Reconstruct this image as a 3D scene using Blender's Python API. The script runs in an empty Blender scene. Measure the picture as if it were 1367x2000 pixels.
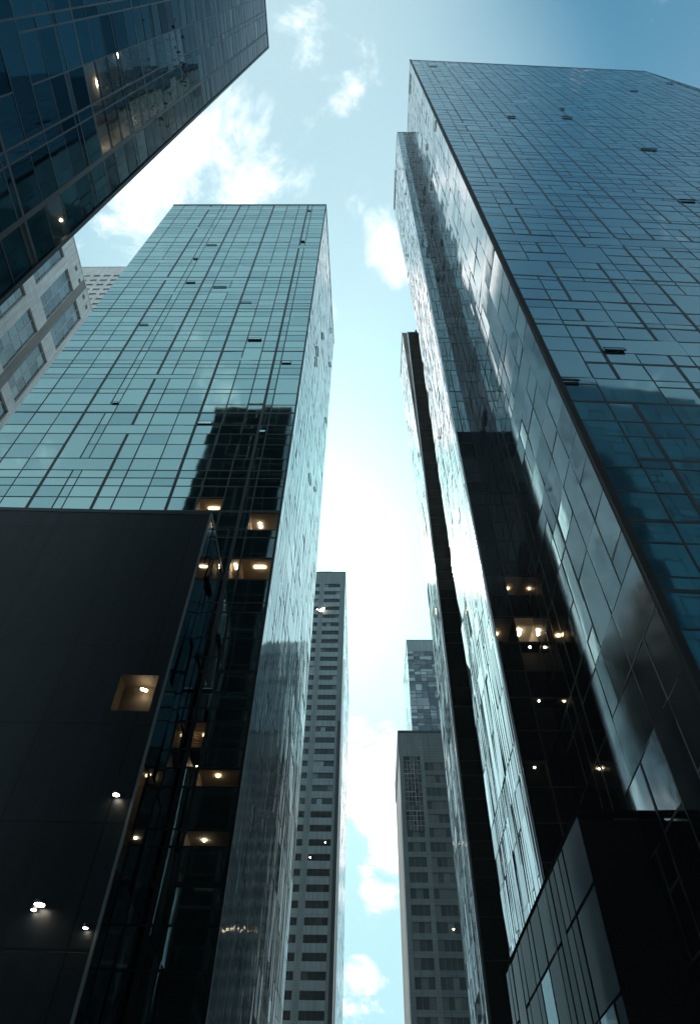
import bpy, math, random
import numpy as np
from mathutils import Vector, Matrix
C = bpy.context.scene.collection
SC = bpy.context.scene
EYE = 1.6                                  # eye height above the pavement

# ------------------------------------------------------------------ camera
cam_d = bpy.data.cameras.new('camera'); cam = bpy.data.objects.new('camera', cam_d); C.objects.link(cam)
right = Vector((0.99980428, 0.01319853, 0.01473749))
up = Vector((0.00108397, -0.78035826, 0.62533176))
fwd = Vector((-0.01975398, 0.62519339, 0.78021984))
cam.matrix_world = Matrix(((right.x, up.x, -fwd.x, 0), (right.y, up.y, -fwd.y, 0), (right.z, up.z, -fwd.z, EYE), (0, 0, 0, 1)))
cam_d.sensor_fit = 'VERTICAL'; cam_d.sensor_height = 36.0; cam_d.lens = 36.0 * 1350 / 2000
cam_d.clip_start = 0.1; cam_d.clip_end = 6000
SC.camera = cam

# ------------------------------------------------------------------ light and sky
SUN = Vector((-0.1521, 0.9384, 1.0)).normalized()       # behind the mid-left glass tower
SUN_EL = math.asin(SUN.z); SUN_AZ = math.atan2(SUN.x, SUN.y)
sun_d = bpy.data.lights.new('sun', 'SUN'); sun_d.energy = 4.0; sun_d.angle = math.radians(0.5); sun_d.color = (1.0, 0.955, 0.89)
sun = bpy.data.objects.new('sun', sun_d); C.objects.link(sun)
sun.rotation_euler = (-SUN).to_track_quat('-Z', 'Y').to_euler()

SC.view_settings.view_transform = 'Standard'; SC.view_settings.look = 'None'
SC.view_settings.exposure = 0.15; SC.view_settings.gamma = 1.0; SC.view_settings.use_curve_mapping = False
SC.cycles.max_bounces = 10; SC.cycles.glossy_bounces = 7; SC.cycles.transparent_max_bounces = 12
SC.cycles.diffuse_bounces = 3; SC.cycles.use_denoising = True
SC.cycles.sample_clamp_indirect = 6.0; SC.cycles.caustics_reflective = False; SC.cycles.caustics_refractive = False

def build_world():
    w = bpy.data.worlds.new('World'); SC.world = w; w.use_nodes = True
    nt = w.node_tree; N = nt.nodes; L = nt.links; N.clear()
    def node(t, **k):
        n = N.new(t)
        for a, b in k.items(): setattr(n, a, b)
        return n
    def math_(op, a, b=None, c=None, clamp=False):
        n = node('ShaderNodeMath', operation=op, use_clamp=clamp)
        for i, v in enumerate((a, b, c)):
            if v is None: continue
            if isinstance(v, (int, float)): n.inputs[i].default_value = v
            else: L.new(v, n.inputs[i])
        return n.outputs[0]
    def mix(f, a, b, bt='MIX'):
        n = node('ShaderNodeMix', data_type='RGBA', blend_type=bt, clamp_factor=True)
        for i, v in ((0, f), (6, a), (7, b)):
            if isinstance(v, (int, float)): n.inputs[i].default_value = v
            elif isinstance(v, tuple): n.inputs[i].default_value = v
            else: L.new(v, n.inputs[i])
        return n.outputs[2]
    sky = node('ShaderNodeTexSky', sky_type='NISHITA')
    sky.sun_disc = False; sky.sun_elevation = SUN_EL; sky.sun_rotation = SUN_AZ
    sky.air_density = 1.0; sky.dust_density = 1.6; sky.ozone_density = 1.0; sky.altitude = 50
    tc = node('ShaderNodeTexCoord'); D = tc.outputs['Generated']
    def dot(v):
        n = node('ShaderNodeVectorMath', operation='DOT_PRODUCT'); L.new(D, n.inputs[0]); n.inputs[1].default_value = v; return n.outputs['Value']
    # the blue of the sky, a little towards cyan
    base = mix(1.0, sky.outputs[0], (0.22, 0.84, 0.88, 1), 'MULTIPLY')
    # pale haze thickening towards the horizon
    sep = node('ShaderNodeSeparateXYZ'); L.new(D, sep.inputs[0])
    hz = node('ShaderNodeMapRange', interpolation_type='SMOOTHSTEP'); L.new(sep.outputs[2], hz.inputs['Value'])
    hz.inputs['From Min'].default_value = 0.99; hz.inputs['From Max'].default_value = 0.70; hz.inputs['To Max'].default_value = 0.68
    base = mix(hz.outputs[0], base, (4.0, 4.95, 5.15, 1))
    # thin cirrus veil sunward; a second one, unseen, added to brighten the teal front
    for (vx, vy, rad, amt) in ((-0.10, 0.26, 25, 0.70), (-0.14, -0.25, 25, 0.55)):
        v = Vector((vx, vy, 1.0)).normalized(); mr = node('ShaderNodeMapRange', interpolation_type='SMOOTHSTEP'); L.new(dot(v), mr.inputs['Value'])
        mr.inputs['From Min'].default_value = math.cos(math.radians(rad)); mr.inputs['From Max'].default_value = 0.995; mr.inputs['To Max'].default_value = amt
        base = mix(mr.outputs[0], base, (4.0, 5.5, 5.9, 1))
    # bright hazy aureole round the sun
    sd = math_('MAXIMUM', dot(SUN), 0.0)
    aur = math_('ADD', math_('MULTIPLY', math_('POWER', sd, 40.0), 3.4), math_('MULTIPLY', math_('POWER', sd, 6.0), 1.0))
    aurc = node('ShaderNodeVectorMath', operation='SCALE'); aurc.inputs[0].default_value = (1.0, 1.04, 1.03); L.new(aur, aurc.inputs['Scale'])
    lit = node('ShaderNodeVectorMath', operation='ADD'); L.new(base, lit.inputs[0]); L.new(aurc.outputs[0], lit.inputs[1])
    # clouds on a flat layer overhead
    zc = math_('ADD', math_('MAXIMUM', sep.outputs[2], 0.0), 0.28)
    comb = node('ShaderNodeCombineXYZ'); L.new(math_('DIVIDE', sep.outputs[0], zc), comb.inputs[0]); L.new(math_('DIVIDE', sep.outputs[1], zc), comb.inputs[1])
    nz = node('ShaderNodeTexNoise'); nz.inputs['Scale'].default_value = 6.5; nz.inputs['Detail'].default_value = 9; nz.inputs['Roughness'].default_value = 0.62; nz.inputs['Distortion'].default_value = 0.5
    L.new(comb.outputs[0], nz.inputs['Vector'])
    blobs = None
    for (px, py, rad, amt) in CLOUDS:
        v = Vector((px, py, 1.0)).normalized()
        cr = math.cos(math.radians(rad))
        mr = node('ShaderNodeMapRange', interpolation_type='SMOOTHSTEP'); L.new(dot(v), mr.inputs['Value'])
        mr.inputs['From Min'].default_value = cr; mr.inputs['From Max'].default_value = 1 - (1 - cr) * 0.08
        mr.inputs['To Max'].default_value = amt
        blobs = mr.outputs[0] if blobs is None else math_('MAXIMUM', blobs, mr.outputs[0])
    cov = math_('ADD', math_('MULTIPLY', blobs, 0.42), math_('MULTIPLY_ADD', nz.outputs['Fac'], 2.1, -0.68))
    cm = node('ShaderNodeMapRange', interpolation_type='SMOOTHSTEP'); L.new(cov, cm.inputs['Value'])
    cm.inputs['From Min'].default_value = 0.58; cm.inputs['From Max'].default_value = 0.98; cm.inputs['To Max'].default_value = 0.92
    cl = node('ShaderNodeVectorMath', operation='ADD'); L.new(aurc.outputs[0], cl.inputs[0]); cl.inputs[1].default_value = (10.5, 10.8, 10.9)
    fin = mix(cm.outputs[0], lit.outputs[0], cl.outputs[0])
    bg = node('ShaderNodeBackground'); L.new(fin, bg.inputs[0]); bg.inputs[1].default_value = 0.15
    out = node('ShaderNodeOutputWorld'); L.new(bg.outputs[0], out.inputs[0])
# cloud centres as (x/z, y/z) on the layer, radius in degrees, density
CLOUDS = [(-0.189, 0.415, 9, 1.25), (-0.165, 0.56, 6, 0.9), (-0.04, 0.10, 5, 0.75), (-0.085, 0.115, 4, 0.5), (-0.13, 0.19, 6, 0.85), (-0.235, 0.27, 9, 1.0), (-0.05, 0.24, 5, 0.35), (0.055, 0.33, 4, 0.95), (0.035, 0.30, 3, 0.6),  # first cloud is out of view, added to whiten the mirroring right sides
          (0.03, 1.75, 6, 1.0), (-0.02, 1.65, 5, 0.9), (0.07, 2.3, 3, 1.0), (-0.02, 3.4, 3, 0.8), (1.3, 0.9, 12, 0.8), (1.0, 2.0, 9, 0.7)]
build_world()

# ------------------------------------------------------------------ materials
def new_mat(name):
    m = bpy.data.materials.new(name); m.use_nodes = True
    return m, m.node_tree.nodes, m.node_tree.links, m.node_tree.nodes['Principled BSDF']
def noise_node(N, L, src, scale, detail=4, stretch=(1, 1, 1)):
    mp = N.new('ShaderNodeMapping'); mp.inputs['Scale'].default_value = stretch; L.new(src, mp.inputs['Vector'])
    n = N.new('ShaderNodeTexNoise'); n.inputs['Scale'].default_value = scale; n.inputs['Detail'].default_value = detail
    L.new(mp.outputs[0], n.inputs['Vector']); return n.outputs['Fac']
def glass(name, refl, low, rough=0.03, wave=0.003, wscale=0.55, stretch=(1, 1, 1), fine=0.0, metal=1.0, edge=1.0):
    """metal-coated facade glass: tinted mirror, slight roller waves, every pane its own shade between refl and low"""
    m, N, L, P = new_mat(name)
    at = N.new('ShaderNodeAttribute'); at.attribute_name = 'tone'
    mx = N.new('ShaderNodeMix'); mx.data_type = 'RGBA'; L.new(at.outputs['Fac'], mx.inputs[0])
    mx.inputs[6].default_value = (*refl, 1); mx.inputs[7].default_value = (*low, 1)
    tc = N.new('ShaderNodeTexCoord')
    L.new(mx.outputs[2], P.inputs['Base Color']); P.inputs['Metallic'].default_value = metal; P.inputs['Specular Tint'].default_value = (edge, edge, edge, 1)
    smu = noise_node(N, L, tc.outputs['Object'], 0.35, 6, (1, 1, 0.35))
    rr = N.new('ShaderNodeMapRange'); L.new(smu, rr.inputs['Value']); rr.inputs['From Min'].default_value = 0.35; rr.inputs['From Max'].default_value = 0.75
    rr.inputs['To Min'].default_value = rough * 0.7; rr.inputs['To Max'].default_value = rough * 2.2; L.new(rr.outputs[0], P.inputs['Roughness'])
    w = noise_node(N, L, tc.outputs['Object'], wscale, 2.0, stretch)
    b = N.new('ShaderNodeBump'); b.inputs['Strength'].default_value = 1.0; b.inputs['Distance'].default_value = wave; L.new(w, b.inputs['Height'])
    if fine:
        w2 = noise_node(N, L, tc.outputs['Object'], wscale * 5, 3.0, stretch)
        b2 = N.new('ShaderNodeBump'); b2.inputs['Strength'].default_value = 1.0; b2.inputs['Distance'].default_value = fine
        L.new(w2, b2.inputs['Height']); L.new(b.outputs[0], b2.inputs['Normal']); b = b2
    L.new(b.outputs[0], P.inputs['Normal'])
    return m
def plain(name, col, rough=0.5, metal=0.0, var=0.25, scale=1.2):
    m, N, L, P = new_mat(name)
    tc = N.new('ShaderNodeTexCoord'); f = noise_node(N, L, tc.outputs['Object'], scale, 6)
    mx = N.new('ShaderNodeMix'); mx.data_type = 'RGBA'; L.new(f, mx.inputs[0])
    mx.inputs[6].default_value = (*[c * (1 - var) for c in col], 1); mx.inputs[7].default_value = (*[min(1, c * (1 + var)) for c in col], 1)
    L.new(mx.outputs[2], P.inputs['Base Color']); P.inputs['Roughness'].default_value = rough; P.inputs['Metallic'].default_value = metal
    return m
def cladding(name, col, pw, ph, joint, jcol, rough=0.6, var=0.16, streak=0.25, ior=1.45):
    """panels with joints, laid out in metres through UV (along the wall, height), rain streaks"""
    m, N, L, P = new_mat(name)
    uv = N.new('ShaderNodeUVMap'); uv.uv_map = 'metres'
    br = N.new('ShaderNodeTexBrick'); L.new(uv.outputs[0], br.inputs['Vector'])
    br.offset = 0.0; br.squash = 1.0
    br.inputs['Scale'].default_value = 1.0; br.inputs['Brick Width'].default_value = pw; br.inputs['Row Height'].default_value = ph
    br.inputs['Mortar Size'].default_value = joint; br.inputs['Mortar Smooth'].default_value = 0.0; br.inputs['Bias'].default_value = 0.0
    br.inputs['Color1'].default_value = (*[c * (1 - var) for c in col], 1); br.inputs['Color2'].default_value = (*[c * (1 + var) for c in col], 1)
    br.inputs['Mortar'].default_value = (*jcol, 1)
    st = noise_node(N, L, uv.outputs[0], 0.9, 7, (1.4, 0.12, 1))
    gr = noise_node(N, L, uv.outputs[0], 6.0, 5)
    mr = N.new('ShaderNodeMapRange'); L.new(st, mr.inputs['Value']); mr.inputs['From Min'].default_value = 0.3; mr.inputs['From Max'].default_value = 0.7
    mr.inputs['To Min'].default_value = 1 - streak; mr.inputs['To Max'].default_value = 1 + streak * 0.5
    mr2 = N.new('ShaderNodeMapRange'); L.new(gr, mr2.inputs['Value']); mr2.inputs['To Min'].default_value = 0.85; mr2.inputs['To Max'].default_value = 1.15
    mm = N.new('ShaderNodeMath'); mm.operation = 'MULTIPLY'; L.new(mr.outputs[0], mm.inputs[0]); L.new(mr2.outputs[0], mm.inputs[1])
    sc = N.new('ShaderNodeVectorMath'); sc.operation = 'SCALE'; L.new(br.outputs['Color'], sc.inputs[0]); L.new(mm.outputs[0], sc.inputs['Scale'])
    L.new(sc.outputs[0], P.inputs['Base Color']); P.inputs['Roughness'].default_value = rough; P.inputs['IOR'].default_value = ior
    b = N.new('ShaderNodeBump'); b.inputs['Strength'].default_value = 0.6; b.inputs['Distance'].default_value = 0.012; b.invert = True
    L.new(br.outputs['Fac'], b.inputs['Height']); L.new(b.outputs[0], P.inputs['Normal'])
    return m
def lamp_mat(name, col, power):
    m, N, L, P = new_mat(name)
    P.inputs['Base Color'].default_value = (0.8, 0.8, 0.8, 1); P.inputs['Emission Color'].default_value = (*col, 1); P.inputs['Emission Strength'].default_value = power
    return m
def clear_glass(name, tint=(0.88, 0.93, 0.93), refl=1.5):
    m = bpy.data.materials.new(name); m.use_nodes = True; N = m.node_tree.nodes; L = m.node_tree.links; N.clear()
    o = N.new('ShaderNodeOutputMaterial'); mx = N.new('ShaderNodeMixShader'); t = N.new('ShaderNodeBsdfTransparent'); g = N.new('ShaderNodeBsdfGlossy'); f = N.new('ShaderNodeFresnel')
    t.inputs[0].default_value = (*tint, 1); g.inputs['Roughness'].default_value = 0.03; g.inputs[0].default_value = (0.8, 0.95, 1, 1); f.inputs[0].default_value = refl
    L.new(f.outputs[0], mx.inputs[0]); L.new(t.outputs[0], mx.inputs[1]); L.new(g.outputs[0], mx.inputs[2]); L.new(mx.outputs[0], o.inputs[0])
    return m

M = {}
M['teal'] = glass('teal_coated_glass', (0.40, 0.60, 0.585), (0.29, 0.47, 0.48), 0.03, 0.002, 0.6)
M['teal_side'] = glass('silver_wavy_glass', (0.46, 0.56, 0.60), (0.22, 0.31, 0.36), 0.05, 0.026, 0.8, (1, 1, 0.22), 0.004, edge=0.75)
M['blue'] = glass('blue_coated_glass', (0.19, 0.34, 0.37), (0.13, 0.26, 0.31), 0.03, 0.002, 0.5)
M['silver'] = glass('silver_reflective_glass', (0.82, 0.82, 0.82), (0.24, 0.25, 0.255), 0.07, 0.022, 0.7, (1, 1, 0.25), 0.005, edge=0.95)
M['big_side'] = glass('grey_reflective_glass', (0.31, 0.335, 0.335), (0.19, 0.21, 0.215), 0.05, 0.006, 0.6, (1, 1, 0.5), 0.0008, edge=1.0)
M['farglass'] = glass('far_tower_glass', (0.05, 0.085, 0.105), (0.30, 0.38, 0.39), 0.05, 0.003, 0.6)
M['strip'] = glass('blue_strip_glass', (0.20, 0.33, 0.36), (0.13, 0.23, 0.27), 0.03, 0.004, 0.6)
M['mid'] = glass('mid_blue_glass', (0.06, 0.17, 0.22), (0.04, 0.11, 0.15), 0.04, 0.003, 0.5)
M['dark'] = glass('dark_blue_glass', (0.075, 0.155, 0.185), (0.025, 0.06, 0.075), 0.03, 0.002, 0.5, edge=0.45)
M['block_side'] = glass('blue_grey_side_glass', (0.24, 0.29, 0.33), (0.10, 0.13, 0.15), 0.04, 0.006, 0.5)
M['slate'] = glass('slate_glass', (0.09, 0.12, 0.14), (0.05, 0.07, 0.08), 0.04, 0.006, 0.5, edge=0.7)
M['black'] = glass('black_glass', (0.02, 0.028, 0.032), (0.14, 0.18, 0.19), 0.05, 0.003, 0.5)
M['deep'] = glass('near_black_glass', (0.015, 0.022, 0.026), (0.03, 0.04, 0.046), 0.05, 0.004, 0.5, edge=0.08)
M['window'] = glass('window_glass', (0.08, 0.12, 0.13), (0.32, 0.40, 0.40), 0.04, 0.004, 0.7, metal=0.6)
M['frame'] = plain('dark_aluminium', (0.022, 0.028, 0.032), 0.42, 0.3)
M['frame_grey'] = plain('grey_aluminium', (0.16, 0.18, 0.19), 0.4, 0.4)
M['frame_pale'] = plain('pale_window_frame', (0.45, 0.47, 0.47), 0.5)
M['steel'] = plain('bright_steel', (0.75, 0.76, 0.77), 0.22, 1.0, 0.05)
M['core'] = plain('dark_core_wall', (0.02, 0.022, 0.024), 0.8)
M['blackpanel'] = cladding('black_metal_panel', (0.009, 0.015, 0.019), 5.4, 5.9, 0.06, (0.001, 0.0015, 0.0015), 0.42, 0.16, 0.45, 1.3)
M['pale_concrete'] = cladding('pale_precast_concrete', (0.78, 0.78, 0.76), 2.6, 1.5, 0.02, (0.2, 0.2, 0.2), 0.75, 0.05, 0.2)
M['brown_pier'] = cladding('brown_grey_stone', (0.24, 0.225, 0.205), 1.2, 0.9, 0.015, (0.14, 0.13, 0.12), 0.75, 0.07, 0.2)
M['grey_concrete'] = cladding('grey_concrete', (0.6, 0.6, 0.59), 3.0, 3.4, 0.03, (0.2, 0.2, 0.2), 0.8, 0.06, 0.25)
M['far_stone'] = cladding('grey_green_stone', (0.19, 0.255, 0.27), 1.35, 0.6, 0.02, (0.13, 0.15, 0.15), 0.7, 0.05, 0.2)
M['far_spandrel'] = cladding('blue_grey_spandrel', (0.255, 0.345, 0.365), 1.36, 9.0, 0.035, (0.08, 0.1, 0.1), 0.5, 0.08, 0.2)
M['res_stone'] = cladding('grey_residential_tiles', (0.20, 0.25, 0.255), 2.2, 0.8, 0.02, (0.12, 0.13, 0.13), 0.7, 0.06, 0.25)
M['res_dark'] = cladding('dark_residential_tiles', (0.145, 0.185, 0.20), 4.0, 0.8, 0.03, (0.07, 0.08, 0.08), 0.7, 0.06, 0.2)
M['asphalt'] = plain('asphalt', (0.05, 0.05, 0.052), 0.85, 0, 0.3, 3.0)
M['paving'] = plain('paving', (0.22, 0.22, 0.21), 0.8, 0, 0.2, 2.0)
M['paint'] = plain('road_paint', (0.75, 0.75, 0.72), 0.6, 0, 0.1, 4)
M['beige'] = plain('beige_plaster', (0.42, 0.36, 0.28), 0.8, 0, 0.12, 1.0)
M['ceiling'] = plain('white_ceiling', (0.6, 0.56, 0.5), 0.8, 0, 0.05, 1.0)
M['blind'] = plain('slatted_blind', (0.5, 0.45, 0.36), 0.6, 0, 0.1, 2.0)
M['bark'] = plain('bark', (0.035, 0.03, 0.022), 0.9)
M['leaf'] = plain('leaf', (0.09, 0.11, 0.03), 0.7, 0, 0.4, 2.0)
M['matte_black'] = plain('matte_black_panel', (0.007, 0.009, 0.010), 0.9); M['matte_black'].node_tree.nodes['Principled BSDF'].inputs['IOR'].default_value = 1.0
M['back_panel'] = plain('dark_back_panel', (0.020, 0.032, 0.038), 0.9, 0, 0.5, 0.25); M['back_panel'].node_tree.nodes['Principled BSDF'].inputs['IOR'].default_value = 1.0
M['podium_glass'] = glass('podium_glass', (0.03, 0.036, 0.04), (0.012, 0.015, 0.017), 0.06, 0.004, 0.5, edge=0.5)
M['clear'] = clear_glass('clear_window_pane')
M['atrium_pane'] = clear_glass('atrium_pane', (0.80, 0.90, 0.92), 1.16)
M['lamp_atrium'] = lamp_mat('atrium_wall_lamp', (1.0, 0.80, 0.55), 60.0)
M['lamp'] = lamp_mat('warm_ceiling_lamp', (1.0, 0.76, 0.48), 34.0)
M['lamp_hot'] = lamp_mat('white_downlight', (1.0, 0.86, 0.66), 30.0)
M['lamp_spot'] = lamp_mat('warm_spot_lamp', (1.0, 0.78, 0.5), 45.0)
M['taupe'] = plain('taupe_partition', (0.26, 0.23, 0.19), 0.8)
M['umber'] = plain('umber_plaster', (0.10, 0.08, 0.06), 0.7)
M['lamp_dim'] = lamp_mat('dim_warm_lamp', (1.0, 0.66, 0.34), 18.0)

# ------------------------------------------------------------------ mesh helpers
class MB:
    def __init__(s): s.v = []; s.f = []; s.m = []; s.uv = []; s.t = []; s.tag = []
    def quad(s, a, b, c, d, uv=None, mat=0, tone=0.0):
        i = len(s.v); s.v += [tuple(a), tuple(b), tuple(c), tuple(d)]; s.f.append((i, i + 1, i + 2, i + 3)); s.m.append(mat); s.t.append(tone)
        s.uv += uv if uv else [(0, 0), (1, 0), (1, 1), (0, 1)]
    def box(s, o, ax, ay, az, mat=0, skip_bottom=False):
        """box from corner o spanned by three edge vectors"""
        o, ax, ay, az = Vector(o), Vector(ax), Vector(ay), Vector(az)
        p = [o, o + ax, o + ax + ay, o + ay, o + az, o + ax + az, o + ax + ay + az, o + ay + az]
        for q in ((0, 3, 2, 1), (4, 5, 6, 7), (0, 1, 5, 4), (1, 2, 6, 5), (2, 3, 7, 6), (3, 0, 4, 7)):
            a, b, c, d = (p[k] for k in q)
            lu, lv = (b - a).length, (d - a).length
            s.quad(a, b, c, d, [(0, 0), (lu, 0), (lu, lv), (0, lv)], mat)
    def build(s, name, mats, parent=None):
        me = bpy.data.meshes.new(name); me.from_pydata(s.v, [], s.f)
        for m in (mats if isinstance(mats, list) else [mats]): me.materials.append(m)
        me.polygons.foreach_set('material_index', s.m)
        ul = me.uv_layers.new(name='metres'); ul.data.foreach_set('uv', np.array(s.uv, dtype=np.float32).ravel())
        at = me.attributes.new('tone', 'FLOAT', 'FACE'); at.data.foreach_set('value', np.array(s.t, dtype=np.float32))
        me.update()
        o = bpy.data.objects.new(name, me); C.objects.link(o)
        if parent is not None: o.parent = parent; o.matrix_parent_inverse = parent.matrix_world.inverted()
        return o
def thing(name, label, cat, loc=(0, 0, 0), group=None):
    o = bpy.data.objects.new(name, None); C.objects.link(o); o.location = loc; o.matrix_world = Matrix.Translation(loc)
    o['label'] = label; o['category'] = cat
    if group: o['group'] = group
    return o
def tag(o, label, cat, group=None):
    o['label'] = label; o['category'] = cat
    if group: o['group'] = group
    return o
def structure(o): o['kind'] = 'structure'; return o
def cylinder(mb, c, axis, r, h, n=16, mat=0):
    c, axis = Vector(c), Vector(axis).normalized(); q = axis.to_track_quat('Z', 'Y'); A = q @ Vector((1, 0, 0)); B = q @ Vector((0, 1, 0))
    ring = [(A * math.cos(2 * math.pi * k / n) + B * math.sin(2 * math.pi * k / n)) * r for k in range(n)]
    for k in range(n):
        a, b = ring[k], ring[(k + 1) % n]
        mb.quad(c + a, c + b, c + b + axis * h, c + a + axis * h, mat=mat)
        if k % 2 == 0:
            b2 = ring[(k + 2) % n]
            mb.quad(c + axis * h, c + a + axis * h, c + b + axis * h, c + b2 + axis * h, mat=mat)
            mb.quad(c, c + b2, c + b, c + a, mat=mat)

def steps(total, choices, rng, first=None):
    """cut a length into irregular strips drawn from choices, scaled to fit exactly"""
    out = [0.0]; i = 0
    while out[-1] < total - min(choices) * 0.6:
        out.append(out[-1] + (rng.choice(choices) if first is None else first[i % len(first)])); i += 1
    k = total / out[-1]
    return [x * k for x in out]

class Wall:
    """a vertical wall plane from p0 to p1 (outward to the right of the walking direction reversed), z0..z1 in metres above eye level"""
    def __init__(s, p0, p1, z0, z1, taper=None, lean=None):
        s.p0, s.p1 = Vector((*p0, 0)), Vector((*p1, 0)); s.d = s.p1 - s.p0; s.W = s.d.length; s.d.normalize()
        s.n = Vector((s.d.y, -s.d.x, 0)); s.z0, s.z1, s.taper, s.lean = z0, z1, taper, lean
    def at(s, u, z, out=0.0):
        if s.taper: u = u * s.taper(z)
        if s.lean: out += s.lean(z)
        return s.p0 + s.d * u + s.n * out + Vector((0, 0, z + EYE))

def curtain(parent, wall, us, zs, mat, frame, seed, tilt=0.003, merge_h=0.25, merge_v=0.12, mw=0.09, md=0.015, major_u=3, major_z=4, major=2.0,
            lit=(), vents=0, dark=0.04, tone_gamma=2.0, name='curtain_wall', clear=None):
    rng = random.Random(seed)
    nu, nz = len(us) - 1, len(zs) - 1
    own = [[(i, j) for j in range(nz)] for i in range(nu)]
    keep = set()
    for (u, z, _) in lit:
        for i in range(nu):
            for j in range(nz):
                if us[i] <= u < us[i + 1] and zs[j] <= z < zs[j + 1]: keep.add((i, j))
    size = {}
    for j in range(nz):
        for i in range(nu):
            if own[i][j] != (i, j) or (i, j) in size: continue
            w = h = 1
            r = rng.random()
            if any((i + a, j + b) in keep for a in range(3) for b in range(2)): r = 2
            if r < merge_h and i + 1 < nu and own[i + 1][j] == (i + 1, j) and (i + 1, j) not in size: w = 2
            elif r < merge_h + merge_v and j + 1 < nz: h = 2
            if w == 2 and rng.random() < 0.25 and i + 2 < nu and own[i + 2][j] == (i + 2, j) and (i + 2, j) not in size: w = 3
            if w == 2 and rng.random() < 0.2 and j + 1 < nz and (i, j + 1) not in size and (i + 1, j + 1) not in size: h = 2
            for a in range(w):
                for b in range(h): own[i + a][j + b] = (i, j)
            size[(i, j)] = (w, h)
    for (i, j) in list(size):   # drop owners that were swallowed
        if own[i][j] != (i, j): size.pop((i, j))
    holes = {}
    for (u, z, style) in lit:
        for (i, j), (w, h) in size.items():
            if us[i] <= u < us[i + w] and zs[j] <= z < zs[j + h]: holes[(i, j)] = style
    mb = MB()
    for (i, j), (w, h) in size.items():
        u0, u1, z0, z1 = us[i], us[i + w], zs[j], zs[j + h]
        if (i, j) in holes: continue
        a, b = rng.gauss(0, tilt), rng.gauss(0, tilt)
        um, zm = (u0 + u1) / 2, (z0 + z1) / 2
        q = [wall.at(u, z, a * (u - um) + b * (z - zm)) for u, z in ((u0, z0), (u1, z0), (u1, z1), (u0, z1))]
        t = rng.random() ** tone_gamma
        mb.quad(*q, [(u0, z0), (u1, z0), (u1, z1), (u0, z1)], 1 if clear and clear(um, zm) else 0, t)
    g = mb.build(name, [mat, M['atrium_pane']], parent)
    fb = MB()
    def bar_v(u, za, zb, wd):
        c = wall.at(u, za); e = wall.at(u, zb)
        fb.box(c - wall.d * wd / 2 - wall.n * 0.12, wall.d * wd, wall.n * (md + 0.12), e - c)
    def bar_h(z, ua, ub, wd):
        c = wall.at(ua, z); e = wall.at(ub, z)
        fb.box(c - Vector((0, 0, wd / 2)) - wall.n * 0.11, e - c, wall.n * (md + 0.107), Vector((0, 0, wd)))
    for i in range(1, nu):
        wd = mw * (major if i % major_u == 0 else rng.choice((0.8, 1.0, 1.0))); j = 0
        while j < nz:
            if own[i - 1][j] == own[i][j]: j += 1; continue
            k = j
            while k < nz and own[i - 1][k] != own[i][k] and (k - j < 6 or not (wall.taper or wall.lean)): k += 1
            bar_v(us[i], zs[j], zs[k], wd); j = k
    for j in range(1, nz):
        wd = mw * (major if j % major_z == 0 else rng.choice((0.75, 1.0, 1.0))); i = 0
        while i < nu:
            if own[i][j - 1] == own[i][j]: i += 1; continue
            k = i
            while k < nu and own[k][j - 1] != own[k][j]: k += 1
            bar_h(zs[j], us[i], us[k], wd); i = k
    fb.build('mullion_grid', frame, parent)
    for (i, j), style in holes.items():
        w, h = size[(i, j)]
        lit_window(parent, wall, us[i], us[i + w], zs[j], zs[j + h], style, rng)
    keys = [k for k in size if k not in holes]
    for k in range(vents):
        i, j = rng.choice(keys); w, h = size[(i, j)]
        open_window(parent, wall, us[i] + 0.15, min(us[i + w] - 0.15, us[i] + rng.uniform(0.9, 2.4)), zs[j] + 0.15, min(zs[j + h] - 0.1, zs[j] + rng.uniform(0.3, 0.8)), mat, frame, rng)
    return g
def open_window(parent, wall, u0, u1, z0, z1, mat, frame, rng):
    """a top-hung vent pushed open: frame and glass swung out from the sill edge"""
    mb = MB(); o = rng.uniform(0.10, 0.22); t = 0.06
    a, b, c, d = wall.at(u0, z0, o), wall.at(u1, z0, o), wall.at(u1, z1, 0.1), wall.at(u0, z1, 0.1)
    def strut(p, q, w): mb.box(p - wall.n * w / 2 - Vector((0, 0, w / 2)), q - p, wall.n * w, Vector((0, 0, w)), 0)
    strut(a, b, t); strut(d, c, t)
    for p, q in ((a, d), (b, c)): mb.box(p - wall.d * t / 2 - wall.n * t / 2, wall.d * t, wall.n * t, q - p, 0)
    e = wall.n * 0.012
    mb.quad(a + e, b + e, c + e, d + e, None, 1, 0.2); mb.quad(b - e, a - e, d - e, c - e, None, 1, 0.2)
    mb.quad(wall.at(u0, z0, 0.075), wall.at(u1, z0, 0.075), wall.at(u1, z1, 0.075), wall.at(u0, z1, 0.075), None, 2)
    mb.build('open_window', [frame, mat, M['core']], parent)
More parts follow.
